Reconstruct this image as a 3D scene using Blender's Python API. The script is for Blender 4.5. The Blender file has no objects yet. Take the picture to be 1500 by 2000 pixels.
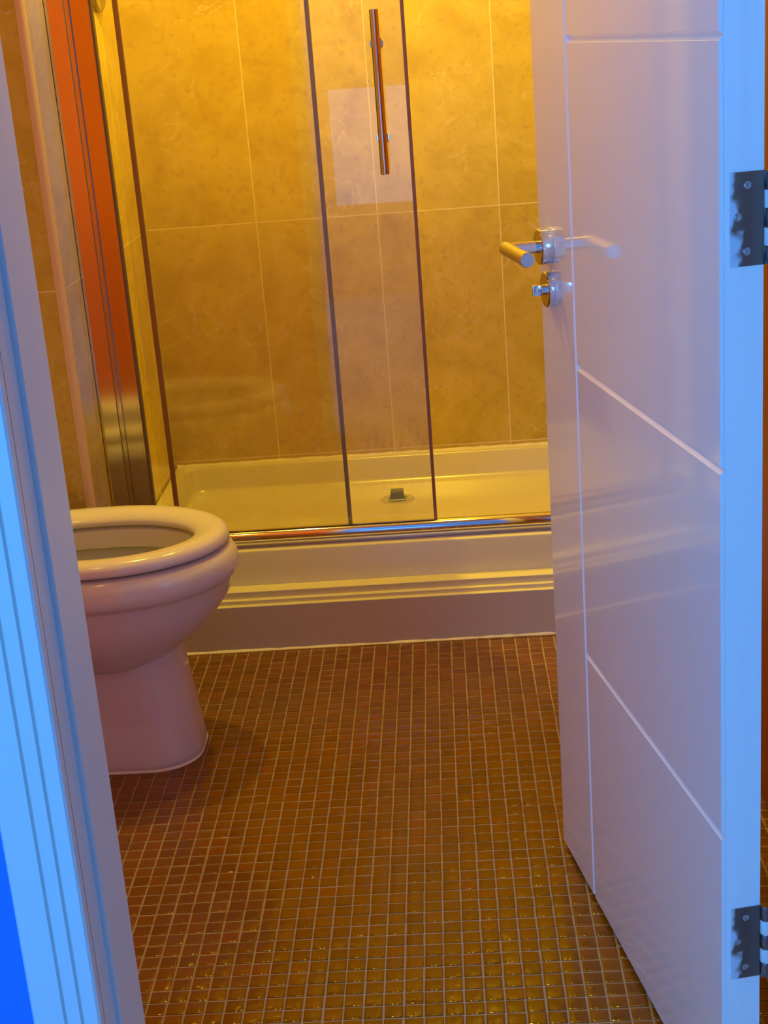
import bpy, bmesh, math, random
from mathutils import Vector, Matrix

random.seed(7)
SC = bpy.context.scene
COL = SC.collection
PI = math.pi

# ------------------------------------------------------------------ camera
S = 0.0272                                   # mosaic pitch in metres
F_PX, YAW, PITCH, ROLL = 2885.07, -0.0526096, 0.314043, 0.0776101
CAM = Vector((0.0318552, -1.657052, 1.245988))
cam_data = bpy.data.cameras.new('camera')
cam = bpy.data.objects.new('camera', cam_data)
COL.objects.link(cam)
SC.camera = cam
cy, sy, cp, sp = math.cos(YAW), math.sin(YAW), math.cos(PITCH), math.sin(PITCH)
fwd = Vector((sy * cp, cy * cp, -sp))
right0 = Vector((cy, -sy, 0))
down0 = fwd.cross(right0)
cr, sr = math.cos(ROLL), math.sin(ROLL)
rgt = cr * right0 + sr * down0
dwn = -sr * right0 + cr * down0
rm = Matrix((rgt, -dwn, -fwd)).transposed()
cam.matrix_world = Matrix.Translation(CAM) @ rm.to_4x4()
cam_data.sensor_fit = 'HORIZONTAL'
cam_data.sensor_width = 36
cam_data.lens = 36 * F_PX / 1500
cam_data.clip_start = 0.05

# ------------------------------------------------------------------ light
SC.view_settings.view_transform = 'Standard'
SC.view_settings.look = 'None'
SC.view_settings.gamma = 1
SC.view_settings.exposure = 0.0
WARM = (1.0, 0.72, 0.07)
DAY = (0.085, 0.40, 1.0)
world = bpy.data.worlds.new('world')
SC.world = world
world.use_nodes = True
bg = world.node_tree.nodes['Background']
bg.inputs[0].default_value = (*DAY, 1)
bg.inputs[1].default_value = 0.05


def lamp(name, loc, power, color, size, aim=None, size_y=None, shape='DISK', spread=None):
    d = bpy.data.lights.new(name, 'AREA')
    d.energy = power
    d.color = color
    d.shape = shape
    d.size = size
    if size_y:
        d.size_y = size_y
    if spread:
        d.spread = spread
    o = bpy.data.objects.new(name, d)
    COL.objects.link(o)
    o.location = loc
    v = (Vector(aim) - Vector(loc)) if aim else Vector((0, 0, -1))
    o.rotation_euler = v.to_track_quat('-Z', 'Y').to_euler()
    return o


# recessed ceiling lamps of the bathroom and the shower, one added as fill
lamp('ceiling_lamp', (-0.50, 1.23, 2.285), 12.0, WARM, 0.06)
lamp('ceiling_lamp', (0.02, 1.24, 2.285), 9.0, WARM, 0.06)
lamp('ceiling_lamp', (-0.80, -0.02, 2.285), 2.4, WARM, 0.06)  # fill placed to brighten the terracotta wall mirrored in the post
lamp('shower_lamp', (-0.15, 1.62, 2.285), 20.0, WARM, 0.08)
# daylight from a window in the hall's far wall, plus one added smaller panel
lamp('hall_daylight', (-1.12, -2.96, 1.50), 62.0, DAY, 0.9, (-0.6, 0.0, 1.1), 1.25, 'RECTANGLE')
lamp('hall_daylight', (-0.26, -2.96, 0.72), 1.9, DAY, 0.42, (-0.3, 0.0, 0.72), 0.55, 'RECTANGLE')  # added panel, sized for a bright rectangle mirrored in the shower glass

# ------------------------------------------------------------------ materials
MATS = {}


def new_mat(name):
    m = bpy.data.materials.new(name)
    m.use_nodes = True
    nt = m.node_tree
    MATS[name] = m
    return m, nt, nt.nodes['Principled BSDF']


def simple(name, col, rough=0.5, metal=0.0, spec=0.5, coat=0.0, noise=0.0, nscale=60):
    m, nt, b = new_mat(name)
    b.inputs['Base Color'].default_value = (*col, 1)
    b.inputs['Roughness'].default_value = rough
    b.inputs['Metallic'].default_value = metal
    b.inputs['Specular IOR Level'].default_value = spec
    b.inputs['Coat Weight'].default_value = coat
    b.inputs['Coat Roughness'].default_value = 0.06
    if noise:
        tc = nt.nodes.new('ShaderNodeTexCoord')
        n = nt.nodes.new('ShaderNodeTexNoise')
        n.inputs['Scale'].default_value = nscale
        n.inputs['Detail'].default_value = 3
        bp = nt.nodes.new('ShaderNodeBump')
        bp.inputs['Strength'].default_value = noise
        bp.inputs['Distance'].default_value = 0.002
        nt.links.new(tc.outputs['Object'], n.inputs['Vector'])
        nt.links.new(n.outputs['Fac'], bp.inputs['Height'])
        nt.links.new(bp.outputs['Normal'], b.inputs['Normal'])
    return m


def mnode(nt, op, a, b=None, c=None):
    n = nt.nodes.new('ShaderNodeMath')
    n.operation = op
    for i, v in enumerate((a, b, c)):
        if v is None:
            continue
        if isinstance(v, (int, float)):
            n.inputs[i].default_value = v
        else:
            nt.links.new(v, n.inputs[i])
    return n.outputs[0]


def ramp(nt, fac, stops):
    r = nt.nodes.new('ShaderNodeValToRGB')
    el = r.color_ramp.elements
    while len(el) < len(stops):
        el.new(0.5)
    for e, (p, c) in zip(el, stops):
        e.position = p
        e.color = (*c, 1) if len(c) == 3 else c
    nt.links.new(fac, r.inputs[0])
    return r.outputs[0]


def mixc(nt, fac, a, b, blend='MIX'):
    n = nt.nodes.new('ShaderNodeMix')
    n.data_type = 'RGBA'
    n.blend_type = blend
    for s, v in ((n.inputs[0], fac), (n.inputs[6], a), (n.inputs[7], b)):
        if isinstance(v, (int, float)):
            s.default_value = v
        elif isinstance(v, tuple):
            s.default_value = (*v, 1)
        else:
            nt.links.new(v, s)
    return n.outputs[2]


def marble_tiles(name, axis, off, pitch_h=0.3, z0=0.22, pitch_v=0.6, rough=0.22):
    """polished beige marble wall tiles 300 x 600 with pale joints; axis = the horizontal coordinate of the wall"""
    m, nt, b = new_mat(name)
    tc = nt.nodes.new('ShaderNodeTexCoord')
    sep = nt.nodes.new('ShaderNodeSeparateXYZ')
    nt.links.new(tc.outputs['Object'], sep.inputs[0])
    h = mnode(nt, 'DIVIDE', mnode(nt, 'SUBTRACT', sep.outputs[axis], off), pitch_h)
    v = mnode(nt, 'DIVIDE', mnode(nt, 'SUBTRACT', sep.outputs[2], z0), pitch_v)

    def joint(t, pitch):
        fr = mnode(nt, 'FRACT', t)
        d = mnode(nt, 'MULTIPLY', mnode(nt, 'MINIMUM', fr, mnode(nt, 'SUBTRACT', 1.0, fr)), pitch)
        return mnode(nt, 'LESS_THAN', d, 0.0013)
    j = mnode(nt, 'MAXIMUM', joint(h, pitch_h), joint(v, pitch_v))
    # per-tile offset so the veins break at the joints
    cid = nt.nodes.new('ShaderNodeCombineXYZ')
    nt.links.new(mnode(nt, 'FLOOR', h), cid.inputs[0])
    nt.links.new(mnode(nt, 'FLOOR', v), cid.inputs[1])
    wn = nt.nodes.new('ShaderNodeTexWhiteNoise')
    nt.links.new(cid.outputs[0], wn.inputs['Vector'])
    vm = nt.nodes.new('ShaderNodeVectorMath')
    vm.operation = 'MULTIPLY_ADD'
    nt.links.new(wn.outputs['Color'], vm.inputs[0])
    vm.inputs[1].default_value = (7, 7, 7)
    nt.links.new(tc.outputs['Object'], vm.inputs[2])
    n1 = nt.nodes.new('ShaderNodeTexNoise')
    n1.inputs['Scale'].default_value = 9
    n1.inputs['Detail'].default_value = 8
    n1.inputs['Roughness'].default_value = 0.62
    n1.inputs['Distortion'].default_value = 0.6
    nt.links.new(vm.outputs[0], n1.inputs['Vector'])
    base = ramp(nt, n1.outputs['Fac'], [(0.30, (0.58, 0.425, 0.06)), (0.5, (0.69, 0.53, 0.085)), (0.7, (0.77, 0.60, 0.13))])
    n2 = nt.nodes.new('ShaderNodeTexNoise')
    n2.inputs['Scale'].default_value = 8.0
    n2.inputs['Detail'].default_value = 5
    n2.inputs['Distortion'].default_value = 0.8
    nt.links.new(vm.outputs[0], n2.inputs['Vector'])
    vein = mnode(nt, 'SUBTRACT', 1.0, mnode(nt, 'MULTIPLY', mnode(nt, 'ABSOLUTE', mnode(nt, 'SUBTRACT', n2.outputs['Fac'], 0.5)), 110.0))
    n3 = nt.nodes.new('ShaderNodeTexNoise')
    n3.inputs['Scale'].default_value = 7
    n3.inputs['Detail'].default_value = 2
    nt.links.new(vm.outputs[0], n3.inputs['Vector'])
    gate = ramp(nt, n3.outputs['Fac'], [(0.47, (0, 0, 0)), (0.62, (1, 1, 1))])
    vein = mnode(nt, 'MULTIPLY', mnode(nt, 'MAXIMUM', vein, 0.0), gate)
    vein = mnode(nt, 'MULTIPLY', vein, 0.6)
    col = mixc(nt, vein, base, (0.92, 0.78, 0.52))
    # small darker freckles
    n4 = nt.nodes.new('ShaderNodeTexNoise')
    n4.inputs['Scale'].default_value = 70
    n4.inputs['Detail'].default_value = 4
    nt.links.new(vm.outputs[0], n4.inputs['Vector'])
    fre = ramp(nt, n4.outputs['Fac'], [(0.56, (0, 0, 0)), (0.72, (0.5, 0.5, 0.5))])
    col = mixc(nt, fre, col, (0.50, 0.30, 0.11))
    col = mixc(nt, j, col, (0.95, 0.80, 0.52))
    nt.links.new(col, b.inputs['Base Color'])
    b.inputs['Roughness'].default_value = rough
    b.inputs['Specular IOR Level'].default_value = 0.3
    bp = nt.nodes.new('ShaderNodeBump')
    bp.inputs['Strength'].default_value = 0.25
    bp.inputs['Distance'].default_value = 0.001
    nt.links.new(mnode(nt, 'SUBTRACT', 1.0, j), bp.inputs['Height'])
    nt.links.new(bp.outputs['Normal'], b.inputs['Normal'])
    return m


M_TILE_X = marble_tiles('marble_tiles_facing_door', 0, 0.1785)
M_TILE_BOX = marble_tiles('marble_tiles_boxing', 0, -0.86)
M_TILE_Y = marble_tiles('marble_tiles_side', 1, 2.024 - 0.3)
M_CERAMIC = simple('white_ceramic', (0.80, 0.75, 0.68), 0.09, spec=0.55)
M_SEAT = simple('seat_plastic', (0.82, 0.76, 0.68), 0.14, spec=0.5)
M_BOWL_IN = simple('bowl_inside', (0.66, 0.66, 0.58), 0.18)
M_TRAY = simple('tray_acrylic', (0.76, 0.69, 0.48), 0.22, noise=0.08, nscale=220)
M_PLINTH = simple('painted_plinth', (0.76, 0.68, 0.42), 0.35, noise=0.05, nscale=90)  # white plinth with warm light mixed into its colour, less blue
M_CHROME = simple('chrome', (0.80, 0.79, 0.78), 0.07, 1.0)
M_CHROME_SOFT = simple('polished_profile', (0.74, 0.71, 0.68), 0.13, 1.0)
M_SATIN = simple('satin_steel', (0.62, 0.60, 0.58), 0.24, 1.0)
M_PAINT = simple('door_gloss_paint', (0.90, 0.89, 0.88), 0.16, spec=0.5, coat=1.0, noise=0.012, nscale=30)
M_TRIM = simple('trim_paint', (0.80, 0.79, 0.78), 0.32, noise=0.06, nscale=40)
M_BLUE = simple('hall_blue_paint', (0.02, 0.22, 0.92), 0.55, noise=0.1, nscale=160)
M_HALL = simple('hall_white_paint', (0.76, 0.76, 0.78), 0.6, noise=0.1, nscale=160)
M_DIM = simple('hall_dimmed_paint', (0.28, 0.29, 0.32), 0.6, noise=0.1, nscale=160)  # darker copy of the hall paint, added to cut blue bounce
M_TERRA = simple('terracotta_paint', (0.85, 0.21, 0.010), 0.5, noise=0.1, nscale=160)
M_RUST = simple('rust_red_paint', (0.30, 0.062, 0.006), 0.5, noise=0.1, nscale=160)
M_SAND = simple('sand_paint', (0.50, 0.34, 0.16), 0.5, noise=0.1, nscale=160)
M_CEIL = simple('ceiling_paint', (0.80, 0.78, 0.74), 0.7, noise=0.05)
M_SEAL = simple('bronze_seal', (0.30, 0.14, 0.04), 0.4)
M_SEAL_CLEAR = simple('clear_seal', (0.52, 0.42, 0.17), 0.3)
M_DARK = simple('dark_gap', (0.02, 0.016, 0.012), 0.6)
M_GREENCAP = simple('drain_cap', (0.20, 0.24, 0.13), 0.35)
M_CAULK = simple('sealant', (0.85, 0.76, 0.58), 0.5, noise=0.6, nscale=90)
M_WATER = simple('water', (0.25, 0.25, 0.20), 0.02)
M_SCREW = simple('screw_steel', (0.45, 0.45, 0.46), 0.2, 1.0)


def glass_mat(name, tint, haze):
    m = bpy.data.materials.new(name)
    m.use_nodes = True
    nt = m.node_tree
    nt.nodes.clear()
    out = nt.nodes.new('ShaderNodeOutputMaterial')
    tr = nt.nodes.new('ShaderNodeBsdfTransparent')
    tr.inputs[0].default_value = (*tint, 1)
    gl = nt.nodes.new('ShaderNodeBsdfGlossy')
    gl.inputs['Roughness'].default_value = 0.015
    fr = nt.nodes.new('ShaderNodeFresnel')
    fr.inputs[0].default_value = 1.45
    df = nt.nodes.new('ShaderNodeBsdfDiffuse')
    df.inputs[0].default_value = (0.85, 0.82, 0.7, 1)
    tc = nt.nodes.new('ShaderNodeTexCoord')
    mp = nt.nodes.new('ShaderNodeMapping')
    mp.inputs['Scale'].default_value = (9, 9, 1.2)
    n = nt.nodes.new('ShaderNodeTexNoise')
    n.inputs['Scale'].default_value = 1.5
    n.inputs['Detail'].default_value = 5
    nt.links.new(tc.outputs['Object'], mp.inputs[0])
    nt.links.new(mp.outputs[0], n.inputs['Vector'])
    hz = mnode(nt, 'MULTIPLY', n.outputs['Fac'], haze)
    m1 = nt.nodes.new('ShaderNodeMixShader')
    nt.links.new(hz, m1.inputs[0])
    nt.links.new(tr.outputs[0], m1.inputs[1])
    nt.links.new(df.outputs[0], m1.inputs[2])
    m2 = nt.nodes.new('ShaderNodeMixShader')
    nt.links.new(fr.outputs[0], m2.inputs[0])
    nt.links.new(m1.outputs[0], m2.inputs[1])
    nt.links.new(gl.outputs[0], m2.inputs[2])
    nt.links.new(m2.outputs[0], out.inputs[0])
    return m


M_GLASS = glass_mat('shower_glass', (0.965, 0.955, 0.90), 0.05)


def mosaic_mat():
    m, nt, b = new_mat('amber_glass_mosaic')
    tc = nt.nodes.new('ShaderNodeTexCoord')
    sep = nt.nodes.new('ShaderNodeSeparateXYZ')
    nt.links.new(tc.outputs['Object'], sep.inputs[0])
    cid = nt.nodes.new('ShaderNodeCombineXYZ')
    nt.links.new(mnode(nt, 'FLOOR', mnode(nt, 'DIVIDE', sep.outputs[0], S)), cid.inputs[0])
    nt.links.new(mnode(nt, 'FLOOR', mnode(nt, 'DIVIDE', sep.outputs[1], S)), cid.inputs[1])
    wn = nt.nodes.new('ShaderNodeTexWhiteNoise')
    nt.links.new(cid.outputs[0], wn.inputs['Vector'])
    col = ramp(nt, wn.outputs['Value'], [(0.0, (0.165, 0.058, 0.001)), (0.5, (0.190, 0.069, 0.001)), (0.85, (0.210, 0.077, 0.001)), (1.0, (0.225, 0.066, 0.001))])
    nt.links.new(col, b.inputs['Base Color'])
    b.inputs['Roughness'].default_value = 0.09
    b.inputs['Specular IOR Level'].default_value = 0.38
    n = nt.nodes.new('ShaderNodeTexNoise')
    n.inputs['Scale'].default_value = 60
    n.inputs['Detail'].default_value = 1
    nt.links.new(tc.outputs['Object'], n.inputs['Vector'])
    bp = nt.nodes.new('ShaderNodeBump')
    bp.inputs['Strength'].default_value = 0.25
    bp.inputs['Distance'].default_value = 0.002
    nt.links.new(n.outputs['Fac'], bp.inputs['Height'])
    nt.links.new(bp.outputs['Normal'], b.inputs['Normal'])
    return m


M_MOSAIC = mosaic_mat()
M_GROUT = simple('mosaic_grout', (0.34, 0.25, 0.16), 0.8, noise=0.3, nscale=300)


def hinge_mat():
    """dull steel with paint left along the outer edge of the leaf"""
    m, nt, b = new_mat('paint_worn_hinge_steel')
    tc = nt.nodes.new('ShaderNodeTexCoord')
    sep = nt.nodes.new('ShaderNodeSeparateXYZ')
    nt.links.new(tc.outputs['Object'], sep.inputs[0])
    n = nt.nodes.new('ShaderNodeTexNoise')
    n.inputs['Scale'].default_value = 55
    n.inputs['Detail'].default_value = 5
    nt.links.new(tc.outputs['Object'], n.inputs['Vector'])
    # local y runs from -0.017 (knuckle side) to +0.017 (outer edge)
    t = mnode(nt, 'ADD', mnode(nt, 'MULTIPLY', sep.outputs[1], 34.0), mnode(nt, 'MULTIPLY', mnode(nt, 'SUBTRACT', n.outputs['Fac'], 0.5), 1.3))
    paint = ramp(nt, t, [(0.30, (0, 0, 0)), (0.52, (1, 1, 1))])
    nt.links.new(mixc(nt, paint, (0.20, 0.17, 0.15), (0.62, 0.64, 0.70)), b.inputs['Base Color'])
    nt.links.new(mnode(nt, 'SUBTRACT', 1.0, paint), b.inputs['Metallic'])
    b.inputs['Roughness'].default_value = 0.28
    return m


M_HINGE = hinge_mat()
M_KNUCKLE = simple('hinge_knuckle_steel', (0.20, 0.19, 0.19), 0.25, 1.0)
M_SCUFF = simple('scuff_mark', (0.10, 0.08, 0.10), 0.7)

# ------------------------------------------------------------------ mesh helpers


def link(name, bm, mat, parent=None, smooth=False, loc=None):
    me = bpy.data.meshes.new(name)
    bmesh.ops.recalc_face_normals(bm, faces=bm.faces)
    bm.to_mesh(me)
    bm.free()
    mats = mat if isinstance(mat, (list, tuple)) else [mat]
    for x in mats:
        me.materials.append(x)
    if smooth:
        for p in me.polygons:
            p.use_smooth = True
        if smooth != 'all':
            me.set_sharp_from_angle(angle=math.radians(40))
    o = bpy.data.objects.new(name, me)
    COL.objects.link(o)
    if parent:
        o.parent = parent
    if loc:
        o.location = loc
    return o


def empty(name, loc=(0, 0, 0), rz=0, parent=None):
    o = bpy.data.objects.new(name, None)
    COL.objects.link(o)
    o.location = loc
    o.rotation_euler = (0, 0, rz)
    o.empty_display_size = 0.05
    if parent:
        o.parent = parent
    return o


def tag(o, label, cat, group=None, kind=None):
    o['label'] = label
    o['category'] = cat
    if group:
        o['group'] = group
    if kind:
        o['kind'] = kind
    return o


def struct(o, label, cat):
    return tag(o, label, cat, None, 'structure')


def box(bm, x0, x1, y0, y1, z0, z1, bevel=0.0, seg=2, mi=0):
    n0 = len(bm.faces)
    vs = [bm.verts.new((x, y, z)) for z in (z0, z1) for x, y in ((x0, y0), (x1, y0), (x1, y1), (x0, y1))]
    fs = [bm.faces.new([vs[i] for i in f]) for f in ((3, 2, 1, 0), (4, 5, 6, 7), (0, 1, 5, 4), (1, 2, 6, 5), (2, 3, 7, 6), (3, 0, 4, 7))]
    for f in fs:
        f.material_index = mi
    if bevel:
        es = list({e for f in fs for e in f.edges})
        bmesh.ops.bevel(bm, geom=es, offset=bevel, segments=seg, profile=0.5, affect='EDGES')
    return fs


def prism(bm, prof, axis, a0, a1, cap=True):
    """extrude a closed 2-D profile; axis 'x': prof is (y, z); axis 'z': prof is (x, y); axis 'y': prof is (x, z)"""
    def pt(p, a):
        return {'x': (a, p[0], p[1]), 'z': (p[0], p[1], a), 'y': (p[0], a, p[1])}[axis]
    A = [bm.verts.new(pt(p, a0)) for p in prof]
    B = [bm.verts.new(pt(p, a1)) for p in prof]
    n = len(prof)
    for i in range(n):
        bm.faces.new((A[i], A[(i + 1) % n], B[(i + 1) % n], B[i]))
    if cap:
        bm.faces.new(A)
        bm.faces.new(B[::-1])


def lathe(bm, prof, centre=(0, 0, 0), axis='z', seg=32, sx=1.0, sy=1.0):
    """revolve (r, h) pairs round an axis through centre; capped where r is 0"""
    c = Vector(centre)

    def pt(r, h, t):
        u, v = r * math.cos(t) * sx, r * math.sin(t) * sy
        return c + Vector({'z': (u, v, h), 'y': (u, h, v), 'x': (h, u, v)}[axis])
    rings = []
    for r, h in prof:
        if r < 1e-7:
            rings.append([bm.verts.new(pt(0, h, 0))])
        else:
            rings.append([bm.verts.new(pt(r, h, 2 * PI * k / seg)) for k in range(seg)])
    for A, B in zip(rings, rings[1:]):
        for k in range(seg):
            k2 = (k + 1) % seg
            if len(A) == 1 and len(B) == 1:
                continue
            if len(A) == 1:
                bm.faces.new((A[0], B[k], B[k2]))
            elif len(B) == 1:
                bm.faces.new((A[k], B[0], A[k2]))
            else:
                bm.faces.new((A[k], B[k], B[k2], A[k2]))


def rod(bm, p0, p1, r, seg=24, ch=0.0):
    p0, p1 = Vector(p0), Vector(p1)
    d = (p1 - p0)
    L = d.length
    q = d.to_track_quat('Z', 'Y')
    ch = ch or min(r * 0.12, L * 0.2)
    prof = [(0, 0), (r - ch, 0), (r, ch), (r, L - ch), (r - ch, L), (0, L)]
    b2 = bmesh.new()
    lathe(b2, prof, seg=seg)
    bmesh.ops.transform(b2, matrix=Matrix.Translation(p0) @ q.to_matrix().to_4x4(), verts=b2.verts)
    me = bpy.data.meshes.new('t')
    b2.to_mesh(me)
    b2.free()
    bm.from_mesh(me)
    bpy.data.meshes.remove(me)


def loft(bm, rings, cap0=True, cap1=True, mi=0):
    V = [[bm.verts.new(p) for p in r] for r in rings]
    n = len(V[0])
    for A, B in zip(V, V[1:]):
        for k in range(n):
            f = bm.faces.new((A[k], A[(k + 1) % n], B[(k + 1) % n], B[k]))
            f.material_index = mi
    if cap0:
        bm.faces.new(V[0][::-1]).material_index = mi
    if cap1:
        bm.faces.new(V[-1]).material_index = mi
    return V


# ------------------------------------------------------------------ room shell
XL, XR, XN = -1.10, 0.505, -0.695            # left wall, right wall, tiled nib face
YB, YN, YF, YH = 2.024, 1.150, -0.250, -0.395  # shower back wall, nib front, door wall inside / hall side
ZC = 2.30
Y_PL = 1.265                                 # face of the plinth under the tray
FRL, FRR = -0.359, 0.349                     # inner faces of the door lining
FRT = 2.0

# floor: grout bed plus every mosaic tile as a pillowed block, in one mesh (surface pattern)
bm = bmesh.new()
box(bm, XL, XR, YF - 0.02, Y_PL + 0.02, -0.05, -0.0014, mi=1)
i0, i1 = math.floor(XL / S), math.ceil(XR / S)
j0, j1 = math.floor((YF) / S), math.ceil(Y_PL / S)
for i in range(i0, i1):
    for j in range(j0, j1):
        jx, jy = random.uniform(-.0005, .0005), random.uniform(-.0004, .0004)
        x0, x1 = i * S + 0.0013 + jx, (i + 1) * S - 0.0013 + jx
        y0, y1 = j * S + 0.0013 + jy, (j + 1) * S - 0.0013 + jy
        x0, x1 = max(x0, XL), min(x1, XR)
        if x1 - x0 < 0.004:
            continue
        tx, ty = random.gauss(0, .012), random.gauss(0, .012)
        dz = random.gauss(0, .00015)
        cx, cyy = (x0 + x1) / 2, (y0 + y1) / 2
        rings = []
        for ins, z in ((0, -0.0018), (0, -0.0013), (0.0003, -0.0008), (0.0009, -0.0004), (0.0018, -0.00012), (0.0030, 0.0)):
            rings.append([bm.verts.new((px, py, z + dz + (tx * (px - cx) + ty * (py - cyy)) * (z > -0.001)))
                          for px, py in ((x0 + ins, y0 + ins), (x1 - ins, y0 + ins), (x1 - ins, y1 - ins), (x0 + ins, y1 - ins))])
        for A, B in zip(rings, rings[1:]):
            for k in range(4):
                f = bm.faces.new((A[k], A[(k + 1) % 4], B[(k + 1) % 4], B[k]))
                f.smooth = True
        f = bm.faces.new(rings[-1])
        f.smooth = True
me = bpy.data.meshes.new('floor')
bm.to_mesh(me)
bm.free()
me.materials.append(M_MOSAIC)
me.materials.append(M_GROUT)
floor = bpy.data.objects.new('floor', me)
COL.objects.link(floor)
struct(floor, 'amber glass mosaic bathroom floor with pale grout', 'floor')


def shell(name, boxes, mat, label, cat):
    bm = bmesh.new()
    for b in boxes:
        box(bm, *b)
    return struct(link(name, bm, mat), label, cat)


shell('wall_back', [(XL - 0.1, XR + 0.1, YB, YB + 0.1, 0, ZC)], M_TILE_X, 'beige marble tiled wall at the back of the shower', 'wall')
shell('wall_shower', [(XL, XN, YN + 0.002, YB, 0, ZC)], M_TILE_Y, 'beige marble tiled side wall at the left of the shower', 'wall')
shell('wall_boxing', [(XL, XN - 0.012, YN - 0.010, YN + 0.002, 0, ZC)], M_TILE_BOX, 'beige marble tiled face of the boxing beyond the toilet', 'wall')
shell('wall_left', [(XL - 0.1, XL, YF - 0.15, YB, 0, ZC)], M_SAND, 'sand painted wall behind the toilet cistern', 'wall')
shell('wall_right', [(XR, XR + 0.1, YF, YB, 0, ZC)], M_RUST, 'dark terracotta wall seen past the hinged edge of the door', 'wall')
shell('ceiling', [(XL - 0.1, XR + 0.1, YF - 0.15, YB + 0.1, ZC, ZC + 0.05)], M_CEIL, 'white bathroom ceiling above the photo', 'ceiling')
LT = 0.032                                   # lining thickness
shell('wall_front', [(XL, FRL - LT, YF - 0.06, YF, 0, ZC), (FRR + LT, XR + 0.1, YF - 0.06, YF, 0, ZC), (FRL - LT, FRR + LT, YF - 0.06, YF, FRT + LT, ZC)],
      M_TERRA, 'terracotta painted bathroom side of the door wall', 'wall')
HX0, HX1, HY0, HZ = -1.75, 1.25, -3.05, 2.4
shell('wall_hall', [(HX0, FRL - LT, YH, YF - 0.06, 0, HZ), (FRR + LT, HX1, YH, YF - 0.06, 0, HZ), (FRL - LT, FRR + LT, YH, YF - 0.06, FRT + LT, HZ)],
      M_BLUE, 'strong blue hall wall left of the door frame', 'wall')
shell('wall_hall_left', [(HX0 - 0.1, HX0, HY0, YH, 0, HZ)], M_HALL, 'pale hall wall left of the photographer', 'wall')
shell('wall_hall_right', [(HX1, HX1 + 0.1, HY0, YH, 0, HZ)], M_DIM, 'hall wall darkened to cut blue bounce, right of the photographer', 'wall')
shell('wall_hall_back', [(HX0 - 0.1, HX1 + 0.1, HY0 - 0.1, HY0, 0, HZ)], M_HALL, 'pale hall wall behind the photographer', 'wall')
shell('ceiling_hall', [(HX0 - 0.1, HX1 + 0.1, HY0 - 0.1, YH, HZ, HZ + 0.05)], M_HALL, 'white hall ceiling', 'ceiling')
shell('floor_hall', [(HX0 - 0.1, HX1 + 0.1, HY0 - 0.1, YF - 0.02, -0.06, -0.003)],
      simple('hall_carpet', (0.60, 0.60, 0.62), 0.9, noise=0.5, nscale=400), 'plain hall floor before the doorway', 'floor')

# tile corner trim of the boxing
bm = bmesh.new()
prof = [(XN - 0.014, YN - 0.0125)]
for k in range(7):
    t = -PI / 2 + (PI / 2) * k / 6
    prof.append((XN - 0.008 + 0.0095 * math.cos(t), YN - 0.003 + 0.0095 * math.sin(t)))
prof += [(XN + 0.0015, YN + 0.003), (XN - 0.014, YN + 0.003)]
prism(bm, prof, 'z', 0.0, ZC)
struct(link('trim_1', bm, simple('tile_trim', (0.86, 0.66, 0.40), 0.3), smooth=True), 'pale quarter round strip on the tiled corner', 'tile trim')

# ------------------------------------------------------------------ door frame
YA = -0.411                                  # face of the architrave
ST0, ST1, STT = -0.3556, -0.292, 0.0052      # door stop


def lining(name, side, label):
    bm = bmesh.new()
    if side < 0:
        prof = [(FRL - LT, YH - 0.001), (FRL - LT, YF + 0.002), (FRL, YF + 0.002), (FRL, ST1), (FRL + STT - 0.0012, ST1), (FRL + STT, ST1 - 0.0012),
                (FRL + STT, ST0 + 0.0012), (FRL + STT - 0.0012, ST0), (FRL, ST0), (FRL, YH - 0.001)]
    else:
        prof = [(FRR + LT, YH - 0.001), (FRR + LT, YF + 0.002), (FRR, YF + 0.002), (FRR, ST1), (FRR - STT, ST1), (FRR - STT, ST0), (FRR, ST0), (FRR, YH - 0.001)]
    prism(bm, prof, 'z', 0.0, FRT + LT)
    return struct(link(name, bm, M_TRIM), label, 'door lining')


lining('trim_2', -1, 'white door lining with stop on the latch side')
lining('trim_3', 1, 'white door lining on the hinge side')
bm = bmesh.new()
prism(bm, [(YH - 0.001, FRT), (ST0, FRT), (ST0, FRT - STT), (ST1, FRT - STT), (ST1, FRT), (YF + 0.002, FRT), (YF + 0.002, FRT + LT), (YH - 0.001, FRT + LT)], 'x', FRL, FRR)
struct(link('trim_4', bm, M_TRIM), 'white head lining over the doorway', 'door lining')


def arch_prof(x_in, sgn):
    """moulded section from the opening edge outwards; two fine V grooves near the inner edge"""
    def X(d):
        return x_in + sgn * d
    y = YA
    pts = [(0.0, YH), (0.0, y + 0.003), (0.0025, y)]
    for g in (0.0175, 0.0345):
        pts += [(g - 0.0023, y), (g - 0.0006, y + 0.0050), (g + 0.0006, y + 0.0050), (g + 0.0023, y)]
    pts += [(0.0665, y), (0.0690, y + 0.003), (0.0690, YH)]
    return [(X(d), yy) for d, yy in pts]


bm = bmesh.new()
prism(bm, arch_prof(FRL, -1), 'z', 0.0, FRT + 0.07)
struct(link('trim_5', bm, M_TRIM), 'blue-lit white grooved architrave left of the doorway', 'architrave')
bm = bmesh.new()
prism(bm, arch_prof(FRR, 1), 'z', 0.0, FRT + 0.07)
struct(link('trim_6', bm, M_TRIM), 'white grooved architrave right of the doorway', 'architrave')
bm = bmesh.new()
prism(bm, [(y, FRT + 0.0 + abs(x - FRL)) for x, y in arch_prof(FRL, -1)], 'x', FRL, FRR)
struct(link('trim_7', bm, M_TRIM), 'white grooved architrave over the doorway', 'architrave')

# ------------------------------------------------------------------ shower tray
ZR = 0.2055                                   # tray rim
ZT = 0.140                                   # tray floor
YR = 1.326                                   # front face of the rim
tray = empty('shower_tray', (-0.095, 1.675, 0.02))
tag(tray, 'low white rectangular shower tray behind the glass', 'shower tray')
bm = bmesh.new()
off = Vector((-0.095, 1.675, 0.02))


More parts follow.
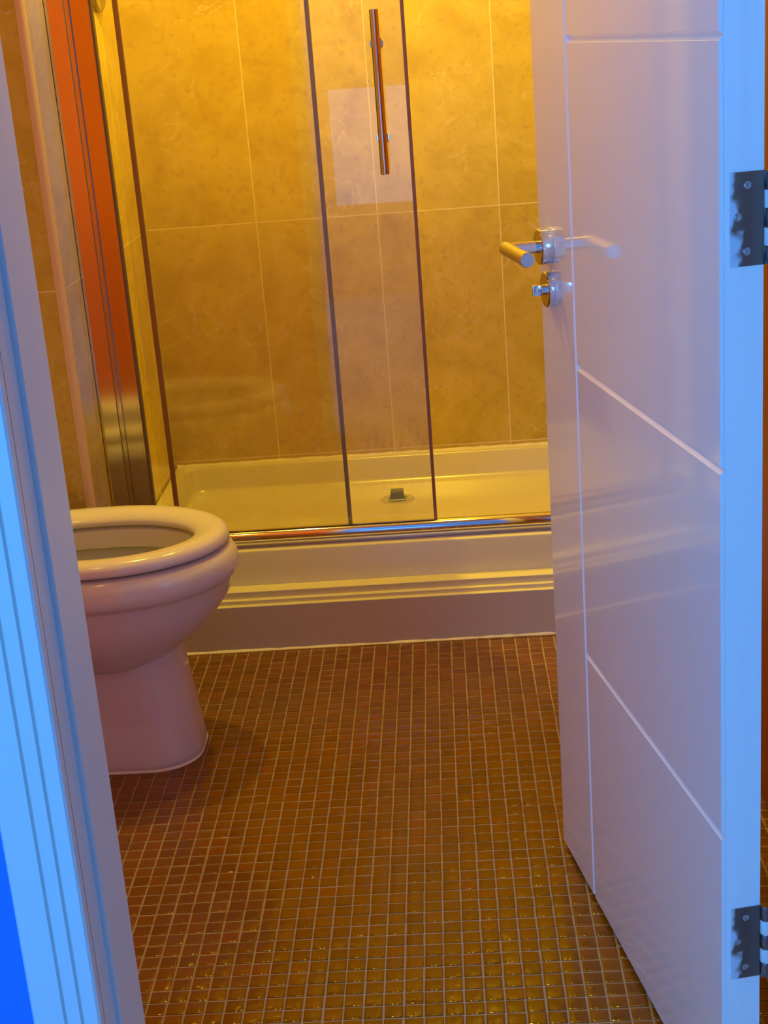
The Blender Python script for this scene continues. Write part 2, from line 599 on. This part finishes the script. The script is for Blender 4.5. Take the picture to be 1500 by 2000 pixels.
def rrect(x0, x1, y0, y1, r, z, n=6):
    out = []
    for cx, cyy, a0 in ((x1 - r, y0 + r, -PI / 2), (x1 - r, y1 - r, 0), (x0 + r, y1 - r, PI / 2), (x0 + r, y0 + r, PI)):
        for k in range(n + 1):
            t = a0 + PI / 2 * k / n
            out.append(Vector((cx + r * math.cos(t), cyy + r * math.sin(t), z)) - off)
    return out


X0, X1, Y0, Y1 = XN + 0.002, XR - 0.002, YR, YB - 0.002
rings = [rrect(X0, X1, Y0, Y1, .004, 0.022), rrect(X0, X1, Y0, Y1, .004, ZR - 0.004), rrect(X0 + .0015, X1 - .0015, Y0 + .0015, Y1 - .0015, .004, ZR - 0.001),
         rrect(X0 + .004, X1 - .004, Y0 + .004, Y1 - .004, .004, ZR)]
ix, iyf, iyb = 0.030, 0.058, 0.020
rings += [rrect(X0 + ix, X1 - ix, Y0 + iyf, Y1 - iyb, .03, ZR), rrect(X0 + ix + .004, X1 - ix - .004, Y0 + iyf + .004, Y1 - iyb - .004, .03, ZR - .004),
          rrect(X0 + ix + .010, X1 - ix - .010, Y0 + iyf + .010, Y1 - iyb - .012, .035, ZT + .014), rrect(X0 + ix + .016, X1 - ix - .016, Y0 + iyf + .016, Y1 - iyb - .02, .04, ZT + .004),
          rrect(X0 + ix + .03, X1 - ix - .03, Y0 + iyf + .03, Y1 - iyb - .035, .04, ZT)]
loft(bm, rings)
link('basin', bm, M_TRAY, tray, smooth=True)
# drain: flat round flange and a raised cap
DX, DY = -0.116, 1.838
bm = bmesh.new()
lathe(bm, [(0, 0.0005), (0.026, 0.0005), (0.028, 0.0025), (0.040, 0.0022), (0.043, 0.0)], Vector((DX, DY, ZT)) - off, seg=40)
drain = link('drain_flange', bm, simple('drain_flange_grey', (0.62, 0.56, 0.42), 0.2), tray, smooth=True)
bm = bmesh.new()
c = Vector((DX, DY - 0.006, ZT)) - off


def sq(h, s, z):
    return [c + Vector((dx * h, dy * s, z)) for dx, dy in ((-1, -1), (1, -1), (1, 1), (-1, 1))]


loft(bm, [sq(.0215, .0185, .0008), sq(.0210, .018, .0045), sq(.0165, .0145, .007), sq(.0160, .014, .024), sq(.0145, .0125, .0265)])
cap = link('drain_cap', bm, M_GREENCAP, drain)
cap['label'] = 'small grey green block shaped cap'

# plinth under the tray: upright panel with stepped ledges
plinth = empty('tray_plinth', (-0.095, Y_PL, 0))
tag(plinth, 'white stepped plinth panel, tinted for the warm light, below the chrome shower rail', 'plinth')
bm = bmesh.new()
zs = (0.1027, 0.1120, 0.1276)
y0, y1, y2, y3 = 0.0, 0.0115, 0.0225, 0.060
e = 0.0012
prof = [(y0, 0.0), (y0, zs[0] - e), (y0 + e, zs[0]), (y1, zs[0]), (y1, zs[1] - e), (y1 + e, zs[1]), (y2, zs[1]), (y2, zs[2] - e), (y2 + e, zs[2]), (y3, zs[2]), (y3, 0.0)]
prism(bm, prof, 'x', XN + 0.002 + 0.095, XR - 0.002 + 0.095)
link('panel', bm, M_PLINTH, plinth)
bm = bmesh.new()
pr = []
nseg = 60
for k in range(nseg + 1):
    x = XN + 0.095 + 0.004 + (XR - XN - 0.008) * k / nseg
    r = 0.0035 + random.uniform(-.0012, .0014)
    pr.append([(x, -r, 0.0), (x, -r * 0.55, r * 0.55), (x, 0.0, r), (x, 0.002, 0.0)])
loft(bm, pr)
sl = link('sealant_bead', bm, M_CAULK, plinth)
sl['label'] = 'uneven pale sealant bead along the floor'

# sealant along the tray's back edge
bm = bmesh.new()
pr = []
for k in range(nseg + 1):
    x = XN + 0.004 + (XR - XN - 0.008) * k / nseg
    r = 0.006 + random.uniform(-.0012, .0012)
    pr.append([(x, YB - 0.0005 - r, ZR), (x, YB - 0.0005 - r * .5, ZR + r * .5), (x, YB - 0.0005, ZR + r), (x, YB - 0.0005, ZR)])
loft(bm, pr)
struct(link('trim_8', bm, M_CAULK), 'pale sealant line where the tiled wall meets the shower tray', 'sealant')

# ------------------------------------------------------------------ shower enclosure
enc = empty('shower_enclosure', (-0.095, 1.36, ZR))
tag(enc, 'chrome framed glass shower screen with a half open sliding door', 'shower enclosure')
eo = Vector((-0.095, 1.36, ZR))


def eb(x0, x1, y0, y1, z0, z1):
    return (x0 - eo.x, x1 - eo.x, y0 - eo.y, y1 - eo.y, z0 - eo.z, z1 - eo.z)


ZTOP = 2.02
PX0, PX1, PY = XN + 0.001, -0.609, 1.292     # left post
bm = bmesh.new()
# stepped upright profile: two flat polished fields with a bead between them
PD = PY + 0.022
pr = [(PX0, PD), (PX0, PY - 0.001), (PX0 + 0.005, PY - 0.001), (PX0 + 0.006, PY - 0.0055), (PX0 + 0.036, PY - 0.0013),
      (PX0 + 0.0375, PY + 0.003), (PX0 + 0.0405, PY + 0.003), (PX0 + 0.042, PY - 0.0022), (PX0 + 0.0465, PY - 0.0022), (PX0 + 0.048, PY + 0.002),
      (PX0 + 0.049, PY + 0.0005), (PX1 - 0.006, PY + 0.0014), (PX1 - 0.005, PY - 0.001), (PX1 - 0.001, PY - 0.001), (PX1, PY), (PX1, PD)]
prism(bm, [(x - eo.x, y - eo.y) for x, y in pr], 'z', 0.0015, ZTOP - ZR)
link('wall_post', bm, M_CHROME_SOFT, enc, smooth=True)['label'] = 'tall chrome wall profile'
bm = bmesh.new()
box(bm, *eb(PX1, PX1 + 0.0035, PY + 0.003, PY + 0.020, ZR + 0.0015, ZTOP))
link('post_seal', bm, simple('grey_seal', (0.16, 0.13, 0.09), 0.4), enc)
bm = bmesh.new()
box(bm, *eb(XR - 0.04, XR - 0.001, PY, PY + 0.055, ZR, ZTOP), bevel=0.003)
link('wall_post', bm, M_CHROME_SOFT, enc, smooth=True)
# bottom rail: round nosed profile
bm = bmesh.new()
pr = [(0.009, 0.0015), (-0.009, 0.0015), (-0.010, 0.010)]
for k in range(15):
    t = PI + 0.75 - (PI * 0.75 + 0.75) * k / 14
    pr.append((-0.006 + 0.0150 * math.cos(t), 0.0245 + 0.0145 * math.sin(t)))
pr += [(0.0085, 0.031)]
prism(bm, [(y, z) for y, z in pr], 'x', PX1 - eo.x - 0.004, XR - 0.03 - eo.x)
link('bottom_rail', bm, M_CHROME, enc, smooth=True)['label'] = 'round nosed chrome rail on the tray edge'
bm = bmesh.new()
box(bm, *eb(PX1, XR - 0.03, PY + 0.005, PY + 0.075, ZTOP - 0.05, ZTOP), bevel=0.004)
link('top_rail', bm, M_CHROME, enc, smooth=True)
# sliding door in the front track, fixed pane behind it
GZ0, GZ1 = ZR + 0.006, ZTOP - 0.02
YD, YP = 1.372, 1.386                        # door pane front, fixed pane front
bm = bmesh.new()
box(bm, *eb(-0.5745, -0.0205, YD, YD + 0.005, GZ0, GZ1))
door_pane = link('sliding_door', bm, M_GLASS, enc)
bm = bmesh.new()
box(bm, *eb(-0.580, -0.5705, YD - 0.003, YD + 0.008, GZ0, GZ1), bevel=0.001)
link('edge_seal', bm, M_SEAL, door_pane)
bm = bmesh.new()
box(bm, *eb(-0.0205, -0.0135, YD - 0.004, YD + 0.009, GZ0, GZ1), bevel=0.001)
link('edge_seal', bm, simple('dark_bronze_edge', (0.30, 0.15, 0.10), 0.3), door_pane)
bm = bmesh.new()
HXc, HYc = -0.0712, 1.330
rod(bm, Vector((HXc, HYc, 0.976)) - eo, Vector((HXc, HYc, 1.287)) - eo, 0.0088, ch=0.001)
for z in (1.045, 1.2235):
    rod(bm, Vector((HXc, HYc, z)) - eo, Vector((HXc, YD - 0.004, z)) - eo, 0.0055)
    rod(bm, Vector((HXc, YD - 0.004, z)) - eo, Vector((HXc, YD, z)) - eo, 0.0135)
link('door_handle', bm, M_CHROME, door_pane, smooth=True)['label'] = 'vertical chrome bar handle'
bm = bmesh.new()
box(bm, *eb(PX1 + 0.001, -0.205, YP, YP + 0.005, GZ0, GZ1))
fixed = link('fixed_pane', bm, M_GLASS, enc)
bm = bmesh.new()
box(bm, *eb(-0.2075, -0.1985, YP - 0.002, YP + 0.007, GZ0, GZ1), bevel=0.001)
link('edge_seal', bm, M_SEAL_CLEAR, fixed)

# shower valve on the tiled side wall, only its lower edge in view
VY, VZ = 1.775, 1.410
valve = empty('shower_valve', (XN, VY, VZ))
tag(valve, 'round shower valve high on the left tiled wall, cut by the photo edge', 'shower valve')
bm = bmesh.new()
lathe(bm, [(0, 0), (0.080, 0), (0.080, 0.006), (0.076, 0.010), (0, 0.010)], (0, 0, 0), 'x', seg=40)
link('face_plate', bm, simple('valve_metal', (0.42, 0.36, 0.22), 0.3, 0.8), valve, smooth=True)
bm = bmesh.new()
lathe(bm, [(0, 0.010), (0.026, 0.010), (0.024, 0.045), (0.020, 0.050), (0, 0.050)], (0, 0, 0), 'x', seg=28)
box(bm, 0.030, 0.046, -0.007, 0.007, 0.0, 0.075, bevel=0.003)
link('lever', bm, M_CHROME, valve, smooth=True)

# ------------------------------------------------------------------ toilet
TX, TY = -0.375, 0.830                       # front tip, centre line
toilet = empty('toilet', (TX - 0.30, TY, 0.0))
tag(toilet, 'white ceramic toilet with its seat down and lid up beside the shower', 'toilet')


def egg(tip, hw, z, back=-0.52, n=56, pw=2.0, ctr=-0.235):
    """plan outline: half ellipse nose at `tip`, sides running back; local x towards the nose"""
    out = []
    ux = ctr
    for k in range(n):
        t = 2 * PI * k / n
        c_, s_ = math.cos(t), math.sin(t)
        if c_ >= 0:
            x = ux + (tip - ux) * abs(c_) ** (2 / pw)
            y = hw * math.copysign(abs(s_) ** (2 / pw), s_)
        else:
            x = ux - (ux - back) * abs(c_) ** (2 / 3.2)
            y = hw * math.copysign(abs(s_) ** (2 / 3.2), s_) * (1 - 0.06 * c_ * c_)
        out.append(Vector((x + 0.30, y, z)))
    return out


# ceramic: outside from the pedestal joint up, over the rim, down into the bowl
bm = bmesh.new()
o_ = [egg(-0.165, 0.070, 0.190), egg(-0.138, 0.098, 0.199), egg(-0.112, 0.119, 0.214), egg(-0.082, 0.138, 0.235), egg(-0.054, 0.154, 0.259), egg(-0.031, 0.165, 0.286),
      egg(-0.014, 0.172, 0.310), egg(-0.0055, 0.1765, 0.338), egg(-0.0030, 0.1785, 0.3430), egg(0.001, 0.1820, 0.3450), egg(0.006, 0.1865, 0.353),
      egg(0.008, 0.188, 0.362), egg(0.006, 0.186, 0.380), egg(-0.002, 0.179, 0.394), egg(-0.012, 0.169, 0.400)]
i_ = [egg(-0.055, 0.126, 0.400, back=-0.42), egg(-0.062, 0.118, 0.395, back=-0.415), egg(-0.063, 0.117, 0.362, back=-0.414)]
V = loft(bm, o_ + i_, cap1=False)
n_out = len(bm.faces)
lip = i_[-1]
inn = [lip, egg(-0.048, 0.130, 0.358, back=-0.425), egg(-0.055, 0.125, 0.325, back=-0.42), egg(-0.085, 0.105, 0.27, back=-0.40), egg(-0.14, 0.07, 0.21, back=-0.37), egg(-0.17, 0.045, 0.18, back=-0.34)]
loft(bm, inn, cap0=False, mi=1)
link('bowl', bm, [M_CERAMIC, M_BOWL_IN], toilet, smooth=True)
bm = bmesh.new()
w = egg(-0.118, 0.084, 0.236, back=-0.385)
bm.faces.new([bm.verts.new(p) for p in w])
link('water', bm, M_WATER, toilet)
# pedestal


def dshape(tip, hw, z, back=-0.64, r=0.085, n=10):
    out = []
    for k in range(n + 1):
        t = -PI / 2 + PI / 2 * k / n
        out.append(Vector((tip - r + r * math.cos(t) + 0.30, -hw + r * 0.92 + r * 0.92 * math.sin(t), z)))
    for k in range(n + 1):
        t = PI / 2 * k / n
        out.append(Vector((tip - r + r * math.cos(t) + 0.30, hw - r * 0.92 + r * 0.92 * math.sin(t), z)))
    out += [Vector((back + 0.30, hw * 0.95, z)), Vector((back + 0.30, -hw * 0.95, z))]
    return out


bm = bmesh.new()
loft(bm, [dshape(-0.094, .100, 0.004), dshape(-0.0925, .1015, 0.008), dshape(-0.0925, .1015, 0.016), dshape(-0.096, .099, 0.045), dshape(-0.1025, .095, 0.11), dshape(-0.109, .093, 0.16), dshape(-0.114, .090, 0.235)])
ped = link('pedestal', bm, M_CERAMIC, toilet, smooth=True)
bm = bmesh.new()
rg = [dshape(-0.0915, .1025, 0.0), dshape(-0.091, .103, 0.002), dshape(-0.093, .101, 0.0055), dshape(-0.097, .097, 0.006)]
loft(bm, rg)
link('sealant_bead', bm, M_CAULK, ped)
# seat: rounded ring resting on the rim
bm = bmesh.new()
prof = [(0.00, .4065), (-.001, .4120), (-.002, .4180), (-.006, .4245), (-.014, .4285), (-.026, .4295), (-.040, .4280), (-.054, .4235), (-.062, .4170), (-.065, .4090), (-.062, .4045), (-.03, .4030), (-.008, .4035)]
rings = []
for d, z in prof:
    rings.append(egg(-0.004 + d, 0.1775 + d, z, back=-0.455 - d * 0.9, ctr=-0.235))
V = loft(bm, rings, cap0=False, cap1=False)
n = len(V[0])
for k in range(n):
    bm.faces.new((V[-1][k], V[-1][(k + 1) % n], V[0][(k + 1) % n], V[0][k]))
link('seat', bm, M_SEAT, toilet, smooth='all')
# lid raised against the cistern
bm = bmesh.new()
lo = [egg(-0.002, 0.180, 0.0, back=-0.45), egg(0.0, 0.182, 0.004, back=-0.452), egg(0.0, 0.182, 0.012, back=-0.452), egg(-0.006, 0.176, 0.018, back=-0.446)]
loft(bm, lo)
M_ = Matrix.Translation((-0.155, 0, 0.418)) @ Matrix.Rotation(math.radians(-98), 4, 'Y') @ Matrix.Translation((0.15, 0, 0))
bmesh.ops.transform(bm, matrix=M_, verts=bm.verts)
link('lid', bm, M_SEAT, toilet, smooth=True)
# back platform and cistern
bm = bmesh.new()
box(bm, -0.36, -0.16, -0.16, 0.16, 0.22, 0.400, bevel=0.02, seg=3)
link('platform', bm, M_CERAMIC, toilet, smooth=True)
bm = bmesh.new()
box(bm, -0.42, -0.265, -0.19, 0.19, 0.400, 0.760, bevel=0.022, seg=3)
cis = link('cistern', bm, M_CERAMIC, toilet, smooth=True)
bm = bmesh.new()
box(bm, -0.424, -0.258, -0.198, 0.198, 0.760, 0.790, bevel=0.010, seg=3)
cl = link('cistern_lid', bm, M_CERAMIC, cis, smooth=True)
bm = bmesh.new()
lathe(bm, [(0.024, 0.0), (0.024, 0.004), (0.021, 0.007), (0, 0.0075)], (-0.34, 0, 0.789), seg=28)
link('flush_button', bm, M_CHROME, cis, smooth=True)
for s in (-1, 1):
    bm = bmesh.new()
    lathe(bm, [(0, .400), (0.013, .400), (0.013, .425), (0.010, .431), (0, .431)], (-0.168, s * 0.075, 0), seg=20)
    link('seat_hinge', bm, M_CHROME, toilet, smooth=True)

# ------------------------------------------------------------------ bathroom door
DA = math.radians(100.68)
DW, DT, DZ0, DZ1 = 0.674, 0.044, 0.009, 1.985
door = empty('door_1', (0.2925, -0.2480, 0.0), DA)
struct(door, 'white panelled bathroom door with grooves, opened inward on the right', 'door')
bm = bmesh.new()
GD, GW = 0.0045, 0.0045                      # groove depth and half width
box(bm, 0, DW, -DT, -GD, DZ0, DZ1)
VG = 0.509
HG = (0.398, 0.809, 1.220, 1.631)


def field(x0, x1, z0, z1, bl, br, bb, bt):
    """raised field of the face; b* = 1 where that side slopes into a groove"""
    b = [(x0, z0), (x1, z0), (x1, z1), (x0, z1)]
    t = [(x0 + bl * GW, z0 + bb * GW), (x1 - br * GW, z0 + bb * GW), (x1 - br * GW, z1 - bt * GW), (x0 + bl * GW, z1 - bt * GW)]
    A = [bm.verts.new((x, -GD - 0.0002, z)) for x, z in b]
    B = [bm.verts.new((x, 0.0, z)) for x, z in t]
    for k in range(4):
        bm.faces.new((A[k], A[(k + 1) % 4], B[(k + 1) % 4], B[k]))
    bm.faces.new(B)
    bm.faces.new(A[::-1])


field(VG, DW, DZ0, DZ1, 1, 0, 0, 0)
lv = (DZ0,) + HG + (DZ1,)
for a, (z0, z1) in enumerate(zip(lv, lv[1:])):
    field(0, VG, z0, z1, 0, 1, int(a > 0), int(a < len(lv) - 2))
link('leaf', bm, M_PAINT, door)
# lever handle
RX, RZ = 0.621, 0.953
lever = empty('lever_handle', (RX, 0, RZ), 0, door)


def rose(parent, th, name='rose', r=0.0250):
    bm = bmesh.new()
    lathe(bm, [(0, 0.0), (r - 0.001, 0.0), (r, 0.0015), (r, th - 0.002), (r - 0.0018, th - 0.0003), (0, th)], (0, 0, 0), 'y', seg=44)
    return link(name, bm, M_CHROME, parent, smooth=True)


rose(lever, 0.0170)
bm = bmesh.new()
rod(bm, (0, 0.010, 0), (0, 0.0535, 0), 0.0088, ch=0.0006)
link('neck', bm, M_CHROME, lever, smooth=True)
bm = bmesh.new()
rod(bm, (0.013, 0.0575, 0), (-0.104, 0.0575, 0), 0.0096, seg=32, ch=0.0008)
link('grip', bm, M_SATIN, lever, smooth=True)
turn = empty('thumb_turn', (RX - 0.004, 0, RZ - 0.058), 0, door)
rose(turn, 0.0110)
bm = bmesh.new()
rod(bm, (0, 0.010, 0), (0, 0.0165, 0), 0.0075)
box(bm, -0.0030, 0.0030, 0.016, 0.0275, -0.0075, 0.0075, bevel=0.0015)
link('turn_knob', bm, M_CHROME, turn, smooth=True)
# far side handle
back = empty('lever_handle', (RX, -DT, RZ), PI, door)
rose(back, 0.0170)
bm = bmesh.new()
rod(bm, (0, 0.010, 0), (0, 0.0535, 0), 0.0088)
link('neck', bm, M_CHROME, back, smooth=True)
bm = bmesh.new()
rod(bm, (-0.013, 0.0575, 0), (0.104, 0.0575, 0), 0.0096)
link('grip', bm, M_SATIN, back, smooth=True)
# hinges on the edge that faces the hall
for zc, hh in ((1.053, 0.088), (0.261, 0.090), (1.80, 0.090)):
    hg = empty('hinge', (0, -0.0275, zc), 0, door)
    bm = bmesh.new()
    box(bm, -0.0013, 0.0005, -0.0170, 0.0172, -hh / 2, hh / 2, bevel=0.0004, seg=1)
    link('hinge_leaf', bm, M_HINGE, hg)
    for k in range(5):
        z0 = -hh / 2 + hh * k / 5
        bm = bmesh.new()
        lathe(bm, [(0, z0 + .0004), (0.0058, z0 + .0004), (0.0062, z0 + .001), (0.0062, z0 + hh / 5 - .001), (0.0058, z0 + hh / 5 - .0004), (0, z0 + hh / 5 - .0004)], (-0.002, -0.0225, 0), seg=20)
        link('knuckle', bm, M_KNUCKLE if k % 2 == 0 else M_TRIM, hg, smooth=True)  # pale alternate barrels: the blue reflection is put into their colour
    for dy, dz in ((0.0003, 0.36), (0.0095, 0.03), (0.0008, -0.34)):
        bm = bmesh.new()
        lathe(bm, [(0, -0.0023), (0.0012, -0.0019), (0.0026, -0.0024), (0.0038, -0.0019), (0.0040, -0.0012), (0.0040, 0.0)], (0, dy, dz * hh), 'x', seg=20)
        link('screw', bm, M_SCREW, hg, smooth=True)
# fixed leaves of the hinges on the lining stay with the frame, out of the picture
